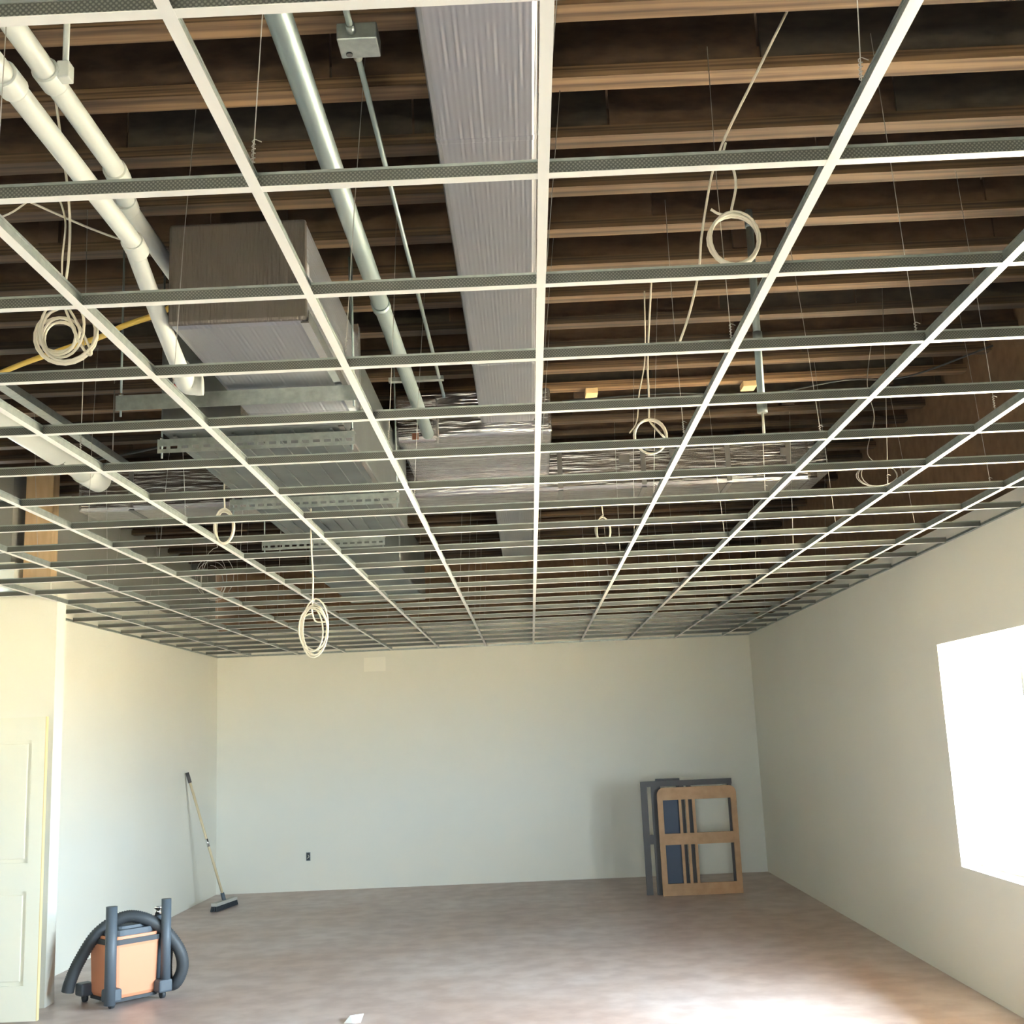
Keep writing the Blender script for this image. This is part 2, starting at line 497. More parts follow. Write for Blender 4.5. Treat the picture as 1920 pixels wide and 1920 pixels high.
# short blocking pieces between joists
for k in range(26):
    jy = random.choice(JY[10:30])
    x = random.uniform(-3.2, 2.6)
    bw = random.choice([0.05, 0.09, 0.3, 0.45])
    MB().box(x, x + bw, jy - 0.045, jy - 0.012, ZJ + 0.05, ZJ + 0.355).build('blocking', random.choice(['web2', 'deck', 'web']), deck)

# ================================================================== CEILING GRID
grid = tag(empty('ceiling_grid', (0, 0, 0)), 'white suspended ceiling grid of open square cells without tiles', 'ceiling grid')
X0, SP, Y1 = 0.0782, 0.61, 2.278
COLS = [X0 + SP * n for n in range(-7, 5)]
ROWS = [Y1 + SP * n for n in range(-2, 21)]


def tee_profile(m_, axis, a, b_, web_mi):
    """inverted tee: white cap below, web and bulb above"""
    def bx(c0_, c1__, z0_, z1_, mi):
        if axis == 'y':
            m_.box(c0_, c1__, a, b_, z0_, z1_, mi)
        else:
            m_.box(a, b_, c0_, c1__, z0_, z1_, mi)
    bx(-0.012, 0.012, 0.0, 0.0015, 0)
    bx(-0.0012, 0.0012, 0.0015, 0.032, web_mi)
    bx(-0.0032, 0.0032, 0.032, 0.038, 1)
    return m_


main0 = None
for cx in COLS:
    ye = YB if cx > XL else 8.83
    if cx < XL:
        mt_ = tee_profile(MB(), 'y', YF, 8.83, 1).build('main_tee', ['white', 'galv'], grid)
    elif main0 is None:
        main0 = mt_ = tee_profile(MB(), 'y', YF, YB, 1).build('main_tee', ['white', 'galv'], grid)
    else:
        mt_ = share(main0, grid, (0, 0, 0))
    mt_.location = (cx, 0, ZG - 0.0016)
cross0 = None
cut = {}
edges = [XL] + [c for c in COLS if c > XL] + [XR]
for ry in ROWS:
    left = XL if ry > 9.0 else XLF
    es = [left] + [c for c in COLS if c > left + 0.03] + [XR]
    for i in range(len(es) - 1):
        a, b_ = es[i], es[i + 1]
        L = round(b_ - a, 3)
        if L not in cut:
            cut[L] = tee_profile(MB(), 'x', -L / 2 + 0.002, L / 2 - 0.002, 2).build('cross_tee', ['white', 'galv', 'stitch'], grid)
            o = cut[L]
        else:
            o = share(cut[L], grid, (0, 0, 0))
        o.location = ((a + b_) / 2, ry, ZG)
# perimeter wall angle
MB().box(XR - 0.022, XR - 0.0005, YF, YB, ZG - 0.0035, ZG - 0.002).box(XR - 0.002, XR - 0.0005, YF, YB, ZG - 0.002, ZG + 0.02).build('wall_angle', 'galv', grid)
MB().box(XL + 0.0005, XL + 0.022, 9.0, YB, ZG - 0.0035, ZG - 0.002).box(XL + 0.0005, XL + 0.002, 9.0, YB, ZG - 0.002, ZG + 0.02).build('wall_angle', 'galv', grid)
MB().box(XL, XR, YB - 0.022, YB - 0.0005, ZG - 0.0035, ZG - 0.002).box(XL, XR, YB - 0.002, YB - 0.0005, ZG - 0.002, ZG + 0.02).build('wall_angle', 'galv', grid)
# hanger wires
rw = random.Random(3)
for ci, cx in enumerate(COLS):
    for k in range(11):
        wy = 2.15 + 1.22 * k + (0.3 if ci % 2 else 0.0) + rw.uniform(-0.15, 0.15)
        if cx < XL and wy > 8.7 or wy > YB - 0.3:
            continue
        dx, dy = rw.uniform(-0.10, 0.10), rw.uniform(-0.05, 0.12)
        n = round((cx - X0) / SP)
        if 8.2 < wy < 9.3 or (n in (-1, 0) and 6.9 < wy < 9.3) or (n == -2 and 3.7 < wy < 12.1) or (n == -3 and 9.3 < wy < 12.1):
            continue                       # ducts and furnaces are in the way there
        if n == 0:
            dx = 0.13                      # slants clear of the long duct
        elif n == -1:
            dx = 0.05 + abs(dx) * 0.4      # clear of the steel pipe
        elif n in (-2, -4):
            dx = abs(dx)
        elif n == -5:
            dx = -0.04 - abs(dx) * 0.5
        p0 = Vector((cx, wy, ZG + 0.034)); p1 = Vector((cx + dx, wy + dy, 4.06))
        w = MB().tube([p0, p0.lerp(p1, 0.5) + Vector((rw.uniform(-.006, .006), 0, 0)), p1], 0.0013, 5)
        if wy < 6.5:      # twisted tail where the wire is tied to the tee
            d = (p1 - p0).normalized()
            hel = [p0 + d * (0.01 + 0.05 * t / 24) + Vector((math.cos(t * 1.3), math.sin(t * 1.3), 0)) * 0.004 for t in range(25)]
            hel.append(hel[-1] + Vector((0.012, 0, -0.006)))
            w.tube(hel, 0.0012, 4)
        w.build('hanger_wire', 'wire', grid)

# ================================================================== DUCTS AND PLANT ABOVE THE GRID
# long foil-wrapped duct
d = tag(empty('supply_duct', (-0.06, 0, 3.72)), 'long silver foil wrapped duct running straight down the middle above the grid', 'duct')
MB().rbox(-0.17, 0.17, YF + 0.3, 7.06, 0, 0.25, 0.02).build('duct_run', 'foil_y', d)
MB().rbox(-0.17, 0.17, 9.14, 12.65, 0, 0.25, 0.02).build('duct_run', 'foil_y', d)
for yy in (1.2, 3.53, 5.9, 10.6):
    MB().rbox(-0.1715, 0.1715, yy - 0.03, yy + 0.03, -0.0015, 0.2515, 0.018).build('seam_tape', 'foil_y', d)
# trunk duct running across the room with a lower collecting box
t = tag(empty('trunk_duct', (0, 8.75, 3.55)), 'crinkled foil wrapped trunk duct crossing the room under the joists', 'duct')
MB().rbox(-3.3, 2.16, -0.35, 0.35, 0, 0.32, 0.03).build('duct_run', 'foil_x', t)
MB().prism([(-0.34, 0.015), (0.34, 0.015), (0.34, 0.31), (-0.34, 0.31)], 'x', 2.15, 2.2).prism([(-0.30, 0.06), (0.30, 0.06), (0.30, 0.27), (-0.30, 0.27)], 'x', 2.2, 2.3).build('end_cap', 'foil_x', t)
MB().rbox(-0.77, 0.215, -1.67, -0.351, 0.10, 0.40, 0.02).build('collecting_box', 'foil_x', t)
MB().rbox(-0.775, -0.50, -1.75, -1.6, 0.06, 0.36, 0.03).build('box_collar', 'foil_x', t)
for xx in (-2.9, -1.9, 0.3, 0.92, 1.55, 2.0):
    MB().box(xx - 0.018, xx + 0.018, -0.354, -0.351, 0.02, 0.32).box(xx - 0.018, xx + 0.018, -0.354, 0.354, -0.003, -0.0005).build('strap', 'strap', t)
for xx, zz in ((0.78, 0.22), (1.16, 0.25), (1.98, 0.22)):
    MB().box(xx - 0.04, xx + 0.04, -0.356, -0.352, zz - 0.03, zz + 0.03).build('tape_patch', 'strap', t)
MB().box(-0.55, -0.50, -1.69, -1.671, 0.11, 0.15).box(-0.66, -0.62, -1.765, -1.751, 0.07, 0.11).build('rust_mark', 'rust', t)

# furnace with return plenum
f = tag(empty('furnace', (-1.22, 4.72, 3.2)), 'grey sheet metal furnace lying in the ceiling space with foil box on its end', 'furnace')
MB().rbox(-0.40, 0.43, 0.35, 3.15, 0.0, 0.52, 0.01).build('cabinet', 'sheet', f)
for k in range(9):
    x = -0.36 + k * 0.09
    MB().box(x, x + 0.012, 0.4, 3.1, -0.008, -0.0005).build('rib', 'sheet', f)
MB().box(0.405, 0.43, 0.36, 3.1, -0.006, -0.0005).build('bottom_edge', 'strap', f)
pl = MB().rbox(0.0, 0.497, -0.835, 0.34, 0.05, 0.435, 0.025).build('return_plenum', 'foil_y', f)
MB().rbox(0.002, 0.495, -0.855, -0.833, 0.052, 0.433, 0.012).build('end_panel', 'foil_v', pl)
MB().box(0.47, 0.50, -0.84, 0.33, 0.043, 0.0495).box(0.4975, 0.5005, -0.84, 0.33, 0.0495, 0.09).build('corner_tape', 'tape', pl)
MB().box(-0.02, 0.515, 0.28, 0.345, 0.03, 0.45).build('collar', 'tape', pl)
MB().rbox(-0.1, 0.20, 3.16, 3.67, 0.06, 0.42, 0.02).build('outlet_boot', 'sheet', f)
MB().rbox(-0.24, -0.18, -0.05, 0.03, 0.02, 0.10, 0.008).build('gas_valve', 'red', f)


def slotted_angle(x0_, x1_, y, z, label, up_to=4.0, slots=True):
    root = tag(empty('slotted_angle', ((x0_ + x1_) / 2, y, z)), label, 'bracket', 'slotted steel angles carrying the furnace')
    L = (x1_ - x0_) / 2
    rail = MB()
    # vertical leg facing the room with a row of slots, horizontal leg on top
    h = 0.065
    rail.box(-L, L, -0.0015, 0.0015, 0.0, 0.018 if slots else h)
    if slots:
        rail.box(-L, L, -0.0015, 0.0015, 0.032, h)
    n = int(2 * L / 0.05)
    for i in range(n + 1 if slots else 0):
        x = -L + i * (2 * L) / n
        rail.box(max(x - 0.009, -L), min(x + 0.009, L), -0.0015, 0.0015, 0.018, 0.032)
    rail.box(-L, L, 0.0015, 0.045, h - 0.003, h)
    rail.build('rail', 'galv', root)
    for sx in (-1, 1):
        MB().tube([(sx * (L - 0.015), 0.02, -0.02), (sx * (L - 0.015), 0.02, up_to - z + 0.05)], 0.005, 6).build('threaded_rod', 'steel', root)
        MB().tube([(sx * (L - 0.015), 0.02, 0.066), (sx * (L - 0.015), 0.02, 0.078)], 0.011, 6).build('nut', 'chrome', root)


slotted_angle(-1.66, -0.66, 4.60, 3.17, 'plain steel rail across the furnace, nearest the foil box', slots=False)
slotted_angle(-1.66, -0.75, 5.15, 3.125, 'perforated steel angle hung under the middle of the furnace, in full view')
slotted_angle(-1.68, -0.70, 6.53, 3.125, 'third slotted steel angle from the foil box')
slotted_angle(-1.82, -0.96, 7.95, 3.125, 'farthest slotted steel angle, past the furnace end')

# second furnace farther back
g2 = tag(empty('furnace', (-1.45, 9.6, 3.2)), 'second dim sheet metal furnace far back beyond the trunk duct', 'furnace')
MB().rbox(-0.35, 0.42, 0.0, 2.3, 0, 0.5, 0.012).build('cabinet', 'sheet', g2)
MB().box(-0.36, 0.43, 0.3, 0.36, -0.03, -0.002).build('front_rail', 'galv', g2)
MB().box(-0.36, 0.43, 1.7, 1.76, -0.03, -0.002).build('rear_rail', 'galv', g2)
for sx in (-0.3, 0.3):
    MB().tube([(sx, 0.15, 0.5), (sx, 0.15, 0.85)], 0.006, 6).build('threaded_rod', 'steel', g2)


# PVC flue pipes
def coupling(p, dirv, r, parent, L=0.07):
    dv = Vector(dirv).normalized()
    p = Vector(p)
    MB().tube([p - dv * L / 2, p - dv * (L / 2 - 0.004), p + dv * (L / 2 - 0.004), p + dv * L / 2], r, 20).build('coupling', 'pvc', parent)


pa = tag(empty('pvc_pipe', (-1.22, 2.8, 3.58)), 'upper white plastic pipe, the one held by a strap, left of the foil box', 'pipe', 'white plastic pipes')
P = [(-0.0, -3.6, 0.03), (0.0, 0.0, 0), (-0.005, 0.52, 0), (-0.02, 0.64, 0), (-0.055, 0.80, -0.005), (-0.06, 1.8, -0.04)]
MB().tube([P[0], P[1], P[2]] + spline(P[2:5], 6)[1:] + [P[5]], 0.030, 20).build('pipe', 'pvc', pa)
coupling((0, 0.03, 0), (0, 1, 0), 0.037, pa); coupling((-0.012, 0.58, 0), (-0.1, 1, 0), 0.037, pa); coupling((-0.052, 0.78, -0.003), (-0.15, 1, 0), 0.037, pa)
MB().tube([(0.045, 0.02, 0.02), (0.045, 0.02, 0.44)], 0.009, 8).rbox(0.028, 0.062, 0.0, 0.04, -0.02, 0.03, 0.004).build('hanger_strap', 'pvc', pa)
pb = tag(empty('pvc_pipe', (-1.235, 2.62, 3.44)), 'lower white plastic pipe bending down beside the foil box', 'pipe', 'white plastic pipes')
P = [(0, -3.4, 0.03), (0, 0.05, 0), (-0.01, 0.95, 0), (-0.02, 1.02, -0.02), (-0.02, 1.30, -0.16), (-0.015, 1.55, -0.28)]
MB().tube([P[0], P[1]] + spline(P[2:5], 6) + [P[5]], 0.030, 20).build('pipe', 'pvc', pb)
coupling((0, 0.0, 0), (0, 1, 0), 0.037, pb); coupling((-0.013, 0.985, -0.005), (0, 1, -0.2), 0.037, pb)
e = MB().tube(spline([(-0.015, 1.50, -0.255), (-0.012, 1.575, -0.295), (0.018, 1.595, -0.30), (0.045, 1.60, -0.30)], 6), 0.038, 20)
e.build('elbow', 'pvc', pb)
# fat pipe at far left
pc = tag(empty('pvc_pipe', (-2.85, 6.6, 3.62)), 'fat cream plastic pipe at the far left above the grid', 'pipe', 'white plastic pipes')
MB().tube([(-0.05, -3.0, 0.06), (0, 0, 0), (0.02, 0.9, -0.03)], 0.075, 24).build('pipe', 'pvc', pc)
MB().tube([(0.002, 0.30, -0.01), (0.003, 0.33, -0.01)], 0.078, 24).build('joint_ring', 'strap', pc)
MB().tube([(0.012, 0.70, -0.025), (0.02, 0.97, -0.03)], 0.083, 24).build('coupling', 'pvc', pc)

# galvanised steel pipe
sp_ = tag(empty('steel_pipe', (-0.575, 4.0, 3.65)), 'thick galvanised steel pipe between the furnace and the long duct', 'pipe')
MB().tube([(0, -6.8, 0), (0, 0, 0), (0.015, 2.98, 0)], 0.036, 24).build('pipe', 'steel', sp_)
MB().tube([(0.002, 0.75, 0), (0.002, 0.82, 0)], 0.041, 20).build('coupling', 'steel', sp_)

# electrical conduit with junction box
cd = tag(empty('conduit', (-0.44, 3.15, 3.85)), 'thin grey conduit with a junction box left of the long duct', 'conduit')
MB().tube([(0.0, -6.0, 0), (0, -0.06, 0)], 0.0095, 12).tube([(0, 0.05, 0), (-0.005, 3.7, 0)], 0.0095, 12).build('tube', 'steel', cd)
jb = MB().rbox(-0.045, 0.075, -0.055, 0.045, -0.025, 0.03, 0.004).build('junction_box', 'galv', cd)
MB().tube([(-0.018, 0.02, -0.030), (-0.018, 0.02, -0.0245)], 0.010, 12).build('knockout', 'strap', jb)
for sy in (-0.075, 0.065):
    MB().tube([(0, sy - 0.018, 0), (0, sy + 0.018, 0)], 0.014, 12).build('connector', 'galv', cd)
MB().box(-0.3, 0.02, 3.32, 3.36, -0.012, 0.012).build('support_bar', 'galv', cd)
vc = tag(empty('conduit', (1.05, 4.76, 3.08)), 'short vertical conduit drop hanging from the joists on the right', 'conduit')
MB().tube([(-0.01, 0, 0.05), (0.005, 0, 0.92)], 0.016, 12).build('tube', 'steel', vc)
MB().tube([(-0.01, 0, 0.0), (-0.01, 0, 0.015), (-0.01, 0, 0.05), (-0.01, 0, 0.06)], 0.022, 12).build('end_fitting', 'galv', vc)
MB().tube([(-0.01, 0, -0.10), (-0.01, 0, 0.0)], 0.005, 8).build('wire_tail', 'cable', vc)
MB().tube([(-0.003, 0, 0.30), (-0.003, 0, 0.36)], 0.020, 12).build('coupling', 'steel', vc)
MB().tube([(0.004, 0, 0.84), (0.005, 0, 0.87)], 0.021, 12).build('clamp', 'steel', vc)

# steel channel at left
ch = tag(empty('steel_channel', (-2.50, 5.6, 3.55)), 'grey steel channel running away at the far left above the grid', 'channel')
MB().box(-0.03, 0.03, -2.5, 1.6, 0, 0.003).box(-0.03, -0.027, -2.5, 1.6, 0.003, 0.04).box(0.027, 0.03, -2.5, 1.6, 0.003, 0.04).build('track', 'galv', ch)
MB().tube([(0, 1.3, 0.0), (0, 1.3, 0.55)], 0.004, 6).build('hanger_rod', 'wire', ch)

# timber
ps = tag(empty('timber_post', (-3.87, 9.13, 3.05)), 'pale timber post standing on the short wall at left', 'post')
MB().box(-0.11, 0.11, -0.06, 0.06, 0.0, 0.98).build('post', 'lumber', ps)
MB().rbox(-0.13, 0.13, -0.08, 0.08, -0.02, 0.12, 0.01).build('drywall_collar', 'wall', ps)
tag(MB().rbox(0.455, 0.535, 7.30, 7.42, ZJ - 0.04, ZJ - 0.002, 0.003).build('wood_block', 'block'), 'small pale wood block under a joist just right of the long duct', 'wood block', 'wood blocks under the joists')
tag(MB().rbox(1.485, 1.575, 7.30, 7.42, ZJ - 0.04, ZJ - 0.002, 0.003).build('wood_block', 'block'), 'small pale wood block under a joist beside the vertical conduit', 'wood block', 'wood blocks under the joists')


# ------------------------------------------------------------------ cables
def coil_path(c, rx, rz, turns, yaw=0.0, tilt=0.0, jit=0.12, seed=1, spread=0.02):
    rr = random.Random(seed)
    out = []
    N = 22
    ph = [rr.uniform(-1, 1) for _ in range(turns + 2)]
    ph2 = [rr.uniform(-1, 1) for _ in range(turns + 2)]
    ph3 = [rr.uniform(-1, 1) for _ in range(turns + 2)]
    for i in range(turns * N + 1):
        k, fr = divmod(i, N)
        fr /= N
        a = math.pi / 2 + 2 * math.pi * i / N
        s_ = fr * fr * (3 - 2 * fr)
        j1 = ph[k] * (1 - s_) + ph[k + 1] * s_
        j2 = ph2[k] * (1 - s_) + ph2[k + 1] * s_
        j3 = ph3[k] * (1 - s_) + ph3[k + 1] * s_
        x = rx * (1 + jit * j1) * math.cos(a) + rx * jit * 0.7 * j2
        z = rz * (1 + jit * j2) * math.sin(a) - rz * jit * abs(j1) * 0.6
        y = spread * j3
        x, y = x * math.cos(yaw) - y * math.sin(yaw), x * math.sin(yaw) + y * math.cos(yaw)
        out.append(Vector((c[0] + x, c[1] + y + tilt * z, c[2] + z)))
    return out


def coil(label, c, rx, rz, turns, lead, r=0.0045, tail=None, mt='cable', **kw):
    root = tag(empty('cable_coil', c), label, 'cable', 'coils of cream cable hung above and below the grid')
    base = Vector(c)
    cp = coil_path((0, 0, 0), rx, rz, turns, **kw)
    path = [Vector(p) - base for p in spline([*lead, cp[0] + base], 8)] + cp[1:]
    if tail:
        path += [Vector(p) - base for p in spline([cp[-1] + base] + list(tail), 6)][1:]
    MB().tube(path, r, 7).build('cable', mt, root)
    return root


o = coil('tangled cream cable coil at far left beside the yellow cable', (-1.485, 3.6, 3.15), 0.080, 0.078, 8,
         [(-1.52, 3.55, 4.02), (-1.475, 3.6, 3.62), (-1.468, 3.6, 3.40)], jit=0.42, seed=4, spread=0.04)
MB().tube(spline([(0.02, 0, 0.08), (0.05, 0, 0.03), (0.09, 0.0, -0.05), (0.102, 0, -0.085), (0.085, 0, -0.08), (0.05, 0, -0.02), (0.01, 0, 0.08)], 8), 0.0045, 7).build('loose_loop', 'cable', o)
MB().tube(spline([(-0.35, 0.05, 0.41), (-0.2, 0.02, 0.43), (-0.06, 0.0, 0.50), (0.0, 0.0, 0.40), (-0.004, 0.0, 0.24), (0.0, 0, 0.08)], 8), 0.0035, 6).build('second_lead', 'cable', o)
o = coil('neat ring of cream cable hung right of the long duct, largest ring', (0.722, 3.5, 3.315), 0.078, 0.088, 6,
         [(1.05, 3.5, 4.28), (0.86, 3.5, 3.93), (0.712, 3.5, 3.655), (0.706, 3.5, 3.60), (0.735, 3.5, 3.57), (0.742, 3.5, 3.50), (0.722, 3.5, 3.42)],
         jit=0.07, seed=11, spread=0.012, tail=[(0.68, 3.49, 3.40), (0.652, 3.485, 3.415)])
MB().tube(spline([(0.0, 0.005, 0.34), (-0.015, 0.005, 0.30), (-0.052, 0.005, 0.235), (-0.10, 0.01, 0.03), (-0.12, 0.01, -0.10), (-0.16, 0.012, -0.24), (-0.20, 0.02, -0.34)], 8), 0.004, 6).build('loose_end', 'cable', o)
o = coil('small cream cable ring hanging in front of the crinkled trunk duct', (0.645, 5.5, 3.19), 0.075, 0.085, 5,
     [(0.70, 5.45, 4.0), (0.66, 5.5, 3.6), (0.652, 5.5, 3.40)], jit=0.06, seed=5, spread=0.014, tail=[(0.71, 5.49, 3.18), (0.70, 5.48, 3.19)], r=0.005)
MB().tube(spline([(0.02, 0, 0.75), (0.0, 0, 0.40), (-0.04, 0, 0.22), (-0.06, 0, 0.08), (-0.10, 0, 0.02)], 6), 0.0032, 6).build('loose_end', 'cable', o)
coil('small cream cable coil hanging near the furnace left edge', (-1.705, 6.5, 3.03), 0.055, 0.095, 5,
     [(-1.72, 6.5, 4.0), (-1.70, 6.5, 3.5), (-1.705, 6.5, 3.25)], jit=0.14, seed=6, spread=0.02)
coil('cream cable coil dangling lowest, below the grid in front of back wall', (-1.199, 6.49, 2.425), 0.066, 0.124, 5,
     [(-1.205, 6.50, 3.110), (-1.205, 6.49, 3.0), (-1.202, 6.49, 2.85), (-1.195, 6.49, 2.70)], jit=0.42, seed=33, spread=0.05, r=0.0046,
     tail=[(-1.18, 6.47, 2.46), (-1.11, 6.45, 2.45)])
coil('dim narrow cable coil hanging past the trunk duct', (0.68, 9.6, 3.45), 0.06, 0.11, 4, [(0.70, 9.6, 4.0), (0.68, 9.6, 3.8), (0.68, 9.6, 3.65)], jit=0.15, seed=8)
coil('dim loose cable loops far back at left, beyond the steel channel', (-2.68, 9.9, 3.25), 0.14, 0.20, 4, [(-2.7, 9.9, 4.0), (-2.66, 9.9, 3.8), (-2.66, 9.9, 3.55)], jit=0.35, seed=9, r=0.0025, mt='wire')
coil('dim loose cable loops against the brown sheathing at right', (2.05, 6.5, 3.16), 0.11, 0.07, 3, [(2.1, 6.5, 4.0), (2.04, 6.5, 3.7), (2.06, 6.5, 3.5), (2.0, 6.5, 3.3)], jit=0.3, seed=12, r=0.0022, mt='wire')
tag(MB().tube(spline([(-3.2, 5.6, 3.44), (-2.344, 5.02, 3.5), (-2.0, 4.80, 3.51), (-1.73, 4.61, 3.50), (-1.60, 4.50, 3.50), (-1.42, 4.44, 3.53), (-1.30, 4.42, 3.60)], 8), 0.012, 10).build('yellow_cable', 'cable_y'), 'yellow cable sagging at far left above the grid', 'cable')
tag(MB().tube(spline([(-2.6, 3.6, 3.95), (-1.9, 3.5, 3.72), (-1.45, 3.9, 3.62), (-1.28, 4.4, 3.75)], 8), 0.004, 6).build('thin_cable', 'cable'), 'thin grey cable slung diagonally behind the white pipes', 'cable')
tag(MB().tube(spline([(0.3, 7.35, 3.93), (1.0, 7.25, 3.92), (1.6, 7.3, 3.90), (2.1, 7.2, 3.94), (2.5, 7.15, 3.93), (2.9, 6.75, 3.98)], 8), 0.006, 6).build('thin_cable', 'cable_k'), 'dark thin cable slung under the joists towards the brown right wall', 'cable')
tag(MB().tube(spline([(-4.2, 8.05, 3.92), (-3.5, 8.0, 3.80), (-2.63, 7.8, 3.84), (-1.95, 7.7, 3.96)], 8), 0.010, 8).build('black_hose', 'cable_k'), 'black hose sagging beside the fat cream pipe', 'hose')

# ================================================================== THINGS ON THE FLOOR
# door leaf standing open at left
dr = struct(empty('door_1', (-4.32, 8.345, 0.0)), 'cream panelled door leaf standing open at the left edge')
W, H, T = 0.875, 2.06, 0.036
st = 0.10
zs = [0.02, 0.25, 0.87, 1.06, 1.90, H]
for a, b_ in ((0, st), (W / 2 - 0.05, W / 2 + 0.05), (W - st, W - 0.006)):
    MB().box(a, b_, -T / 2, T / 2, 0.02, H).build('stile', 'door', dr)
for za, zb in ((0.02, 0.25), (0.87, 1.06), (1.90, H)):
    for a, b_ in ((st, W / 2 - 0.05), (W / 2 + 0.05, W - st)):
        MB().box(a, b_, -T / 2, T / 2, za, zb).build('rail', 'door', dr)
for za, zb in ((0.25, 0.87), (1.06, 1.90)):
    for a, b_ in ((st, W / 2 - 0.05), (W / 2 + 0.05, W - st)):
        pm = MB().box(a, b_, -0.006, 0.006, za, zb)
        pm.rbox(a + 0.025, b_ - 0.025, -0.014, 0.014, za + 0.025, zb - 0.025, 0.007)
        pm.build('panel', 'door', dr)
MB().box(W - 0.006, W, -T / 2, T / 2, 0.02, H).build('edge_strip', 'door_edge', dr)
for zz in (0.25, 1.05, 1.85):
    MB().box(-0.016, 0.0, -0.006, 0.006, zz - 0.05, zz + 0.05).build('hinge', 'galv', dr)

# outlet box on back wall
ob = tag(empty('outlet_box', (-2.862, YB, 0.413)), 'open dark outlet box low on the back wall', 'outlet')
MB().box(-0.028, 0.028, -0.004, -0.0005, -0.052, 0.052).build('box_rim', 'galv', ob)
MB().box(-0.022, 0.022, -0.006, -0.004, -0.046, 0.046).build('box_inside', 'dark', ob)
MB().tube(spline([(0.0, -0.006, 0.02), (0.012, -0.025, 0.0), (-0.005, -0.03, -0.02)], 5), 0.004, 6).build('wire_tail', 'cable', ob)
pt = MB().box(-0.14, 0.14, -0.003, -0.0005, -0.09, 0.09).build('wall_patch', 'patch')
pt.location = (-1.98, YB, 2.77)
tag(pt, 'square pale filler patch high on the back wall', 'patch')

# paper scrap
sc = MB()
sc._add([(-0.06, -0.1, 0.002), (0.05, -0.1, 0.002), (0.055, 0.02, 0.03), (-0.03, -0.02, 0.03), (0.0, -0.12, 0.004)],
        [(0, 4, 3), (4, 1, 2), (4, 2, 3)])
sc = sc.build('paper_scrap', 'paper', fix=False)
sc.location = (-1.24, 8.09, 0)
sol = sc.modifiers.new('thick', 'SOLIDIFY'); sol.thickness = 0.002
tag(sc, 'white folded paper scrap on the floor at bottom edge', 'paper')

# broom leaning on the left wall
head = Vector((-3.58, 13.75, 0.0)); top = Vector((-3.985, 13.62, 1.53))
br = tag(empty('push_broom', head), 'push broom with wooden handle leaning against the left wall', 'broom')
hd = Vector((0.16, 0.98, 0)).normalized()
tl = top - head
neck = Vector((0, 0, 0.085))
MB().bar(-hd * 0.28 + Vector((0, 0, 0.075)), hd * 0.28 + Vector((0, 0, 0.075)), 0.07, 0.035).build('head_block', 'head', br)
bm_ = MB()
for i in range(19):
    for j in (-1, 0, 1):
        q = hd * (-0.27 + 0.03 * i) + Vector((j * 0.022, 0, 0.058))
        bm_.bar(q, q + Vector((j * 0.012, 0, -0.056)), 0.016, 0.024)
bm_.build('bristles', 'bristle', br)['kind'] = 'stuff'
MB().tube([neck, neck + (tl - neck) * 0.93], 0.0145, 10).build('handle', 'broom_wood', br)
MB().tube([neck + (tl - neck) * 0.92, tl], 0.020, 10).build('grip', 'frame_dark', br)
MB().tube([neck + (tl - neck) * 0.42, neck + (tl - neck) * 0.48], 0.017, 10).build('handle_joint', 'chrome', br)
MB().tube([neck - Vector((0, 0, 0.01)), neck + (tl - neck) * 0.06], 0.022, 10).build('socket', 'grey_plastic', br)

# shop vacuum
vac = tag(empty('shop_vacuum', (-3.085, 9.0, 0.0), math.radians(47)), 'orange shop vacuum with black hose wrapped over it', 'vacuum')


def rsq(h, c, n=4):
    """rounded square outline"""
    out = []
    for q, (sx, sy) in enumerate(((1, 1), (-1, 1), (-1, -1), (1, -1))):
        for k in range(n + 1):
            a = math.pi / 2 * q + math.pi / 2 * k / n
            out.append((sx * (h - c) + c * math.cos(a), sy * (h - c) + c * math.sin(a)))
    return out


dm = MB()
lev = [(0.05, 0.170), (0.075, 0.180), (0.40, 0.190), (0.42, 0.193)]
n_ = len(rsq(0.19, 0.05))
vv = []
for z, h in lev:
    vv += [(x, y, z) for x, y in rsq(h, 0.05)]
ff = [tuple(reversed(range(n_))), tuple(range(len(vv) - n_, len(vv)))]
for L_ in range(len(lev) - 1):
    for k in range(n_):
        ff.append((L_ * n_ + k, L_ * n_ + (k + 1) % n_, (L_ + 1) * n_ + (k + 1) % n_, (L_ + 1) * n_ + k))
dm._add(vv, ff, 0, False)
dm.build('drum', 'orange', vac)
MB().prism(rsq(0.202, 0.055), 'z', 0.42, 0.455).build('rim', 'dark', vac)
MB().prism(rsq(0.185, 0.06), 'z', 0.455, 0.475).build('lid_band', 'orange', vac)
MB().prism(rsq(0.165, 0.07), 'z', 0.475, 0.515).prism(rsq(0.12, 0.06), 'z', 0.515, 0.535).build('motor_head', 'grey_plastic', vac)
MB().prism(rsq(0.185, 0.05), 'z', 0.03, 0.052).build('base_tray', 'dark', vac)
for sx, sy in ((1, 1), (-1, 1), (-1, -1), (1, -1)):
    ft = MB().rbox(sx * 0.20 - 0.055, sx * 0.20 + 0.055, sy * 0.20 - 0.055, sy * 0.20 + 0.055, 0.045, 0.135, 0.015).build('foot_socket', 'grey_plastic', vac)
    MB().tube([(sx * 0.20 - 0.014, sy * 0.20, 0.028), (sx * 0.20 + 0.014, sy * 0.20, 0.028)], 0.028, 14).build('caster', 'dark', ft)
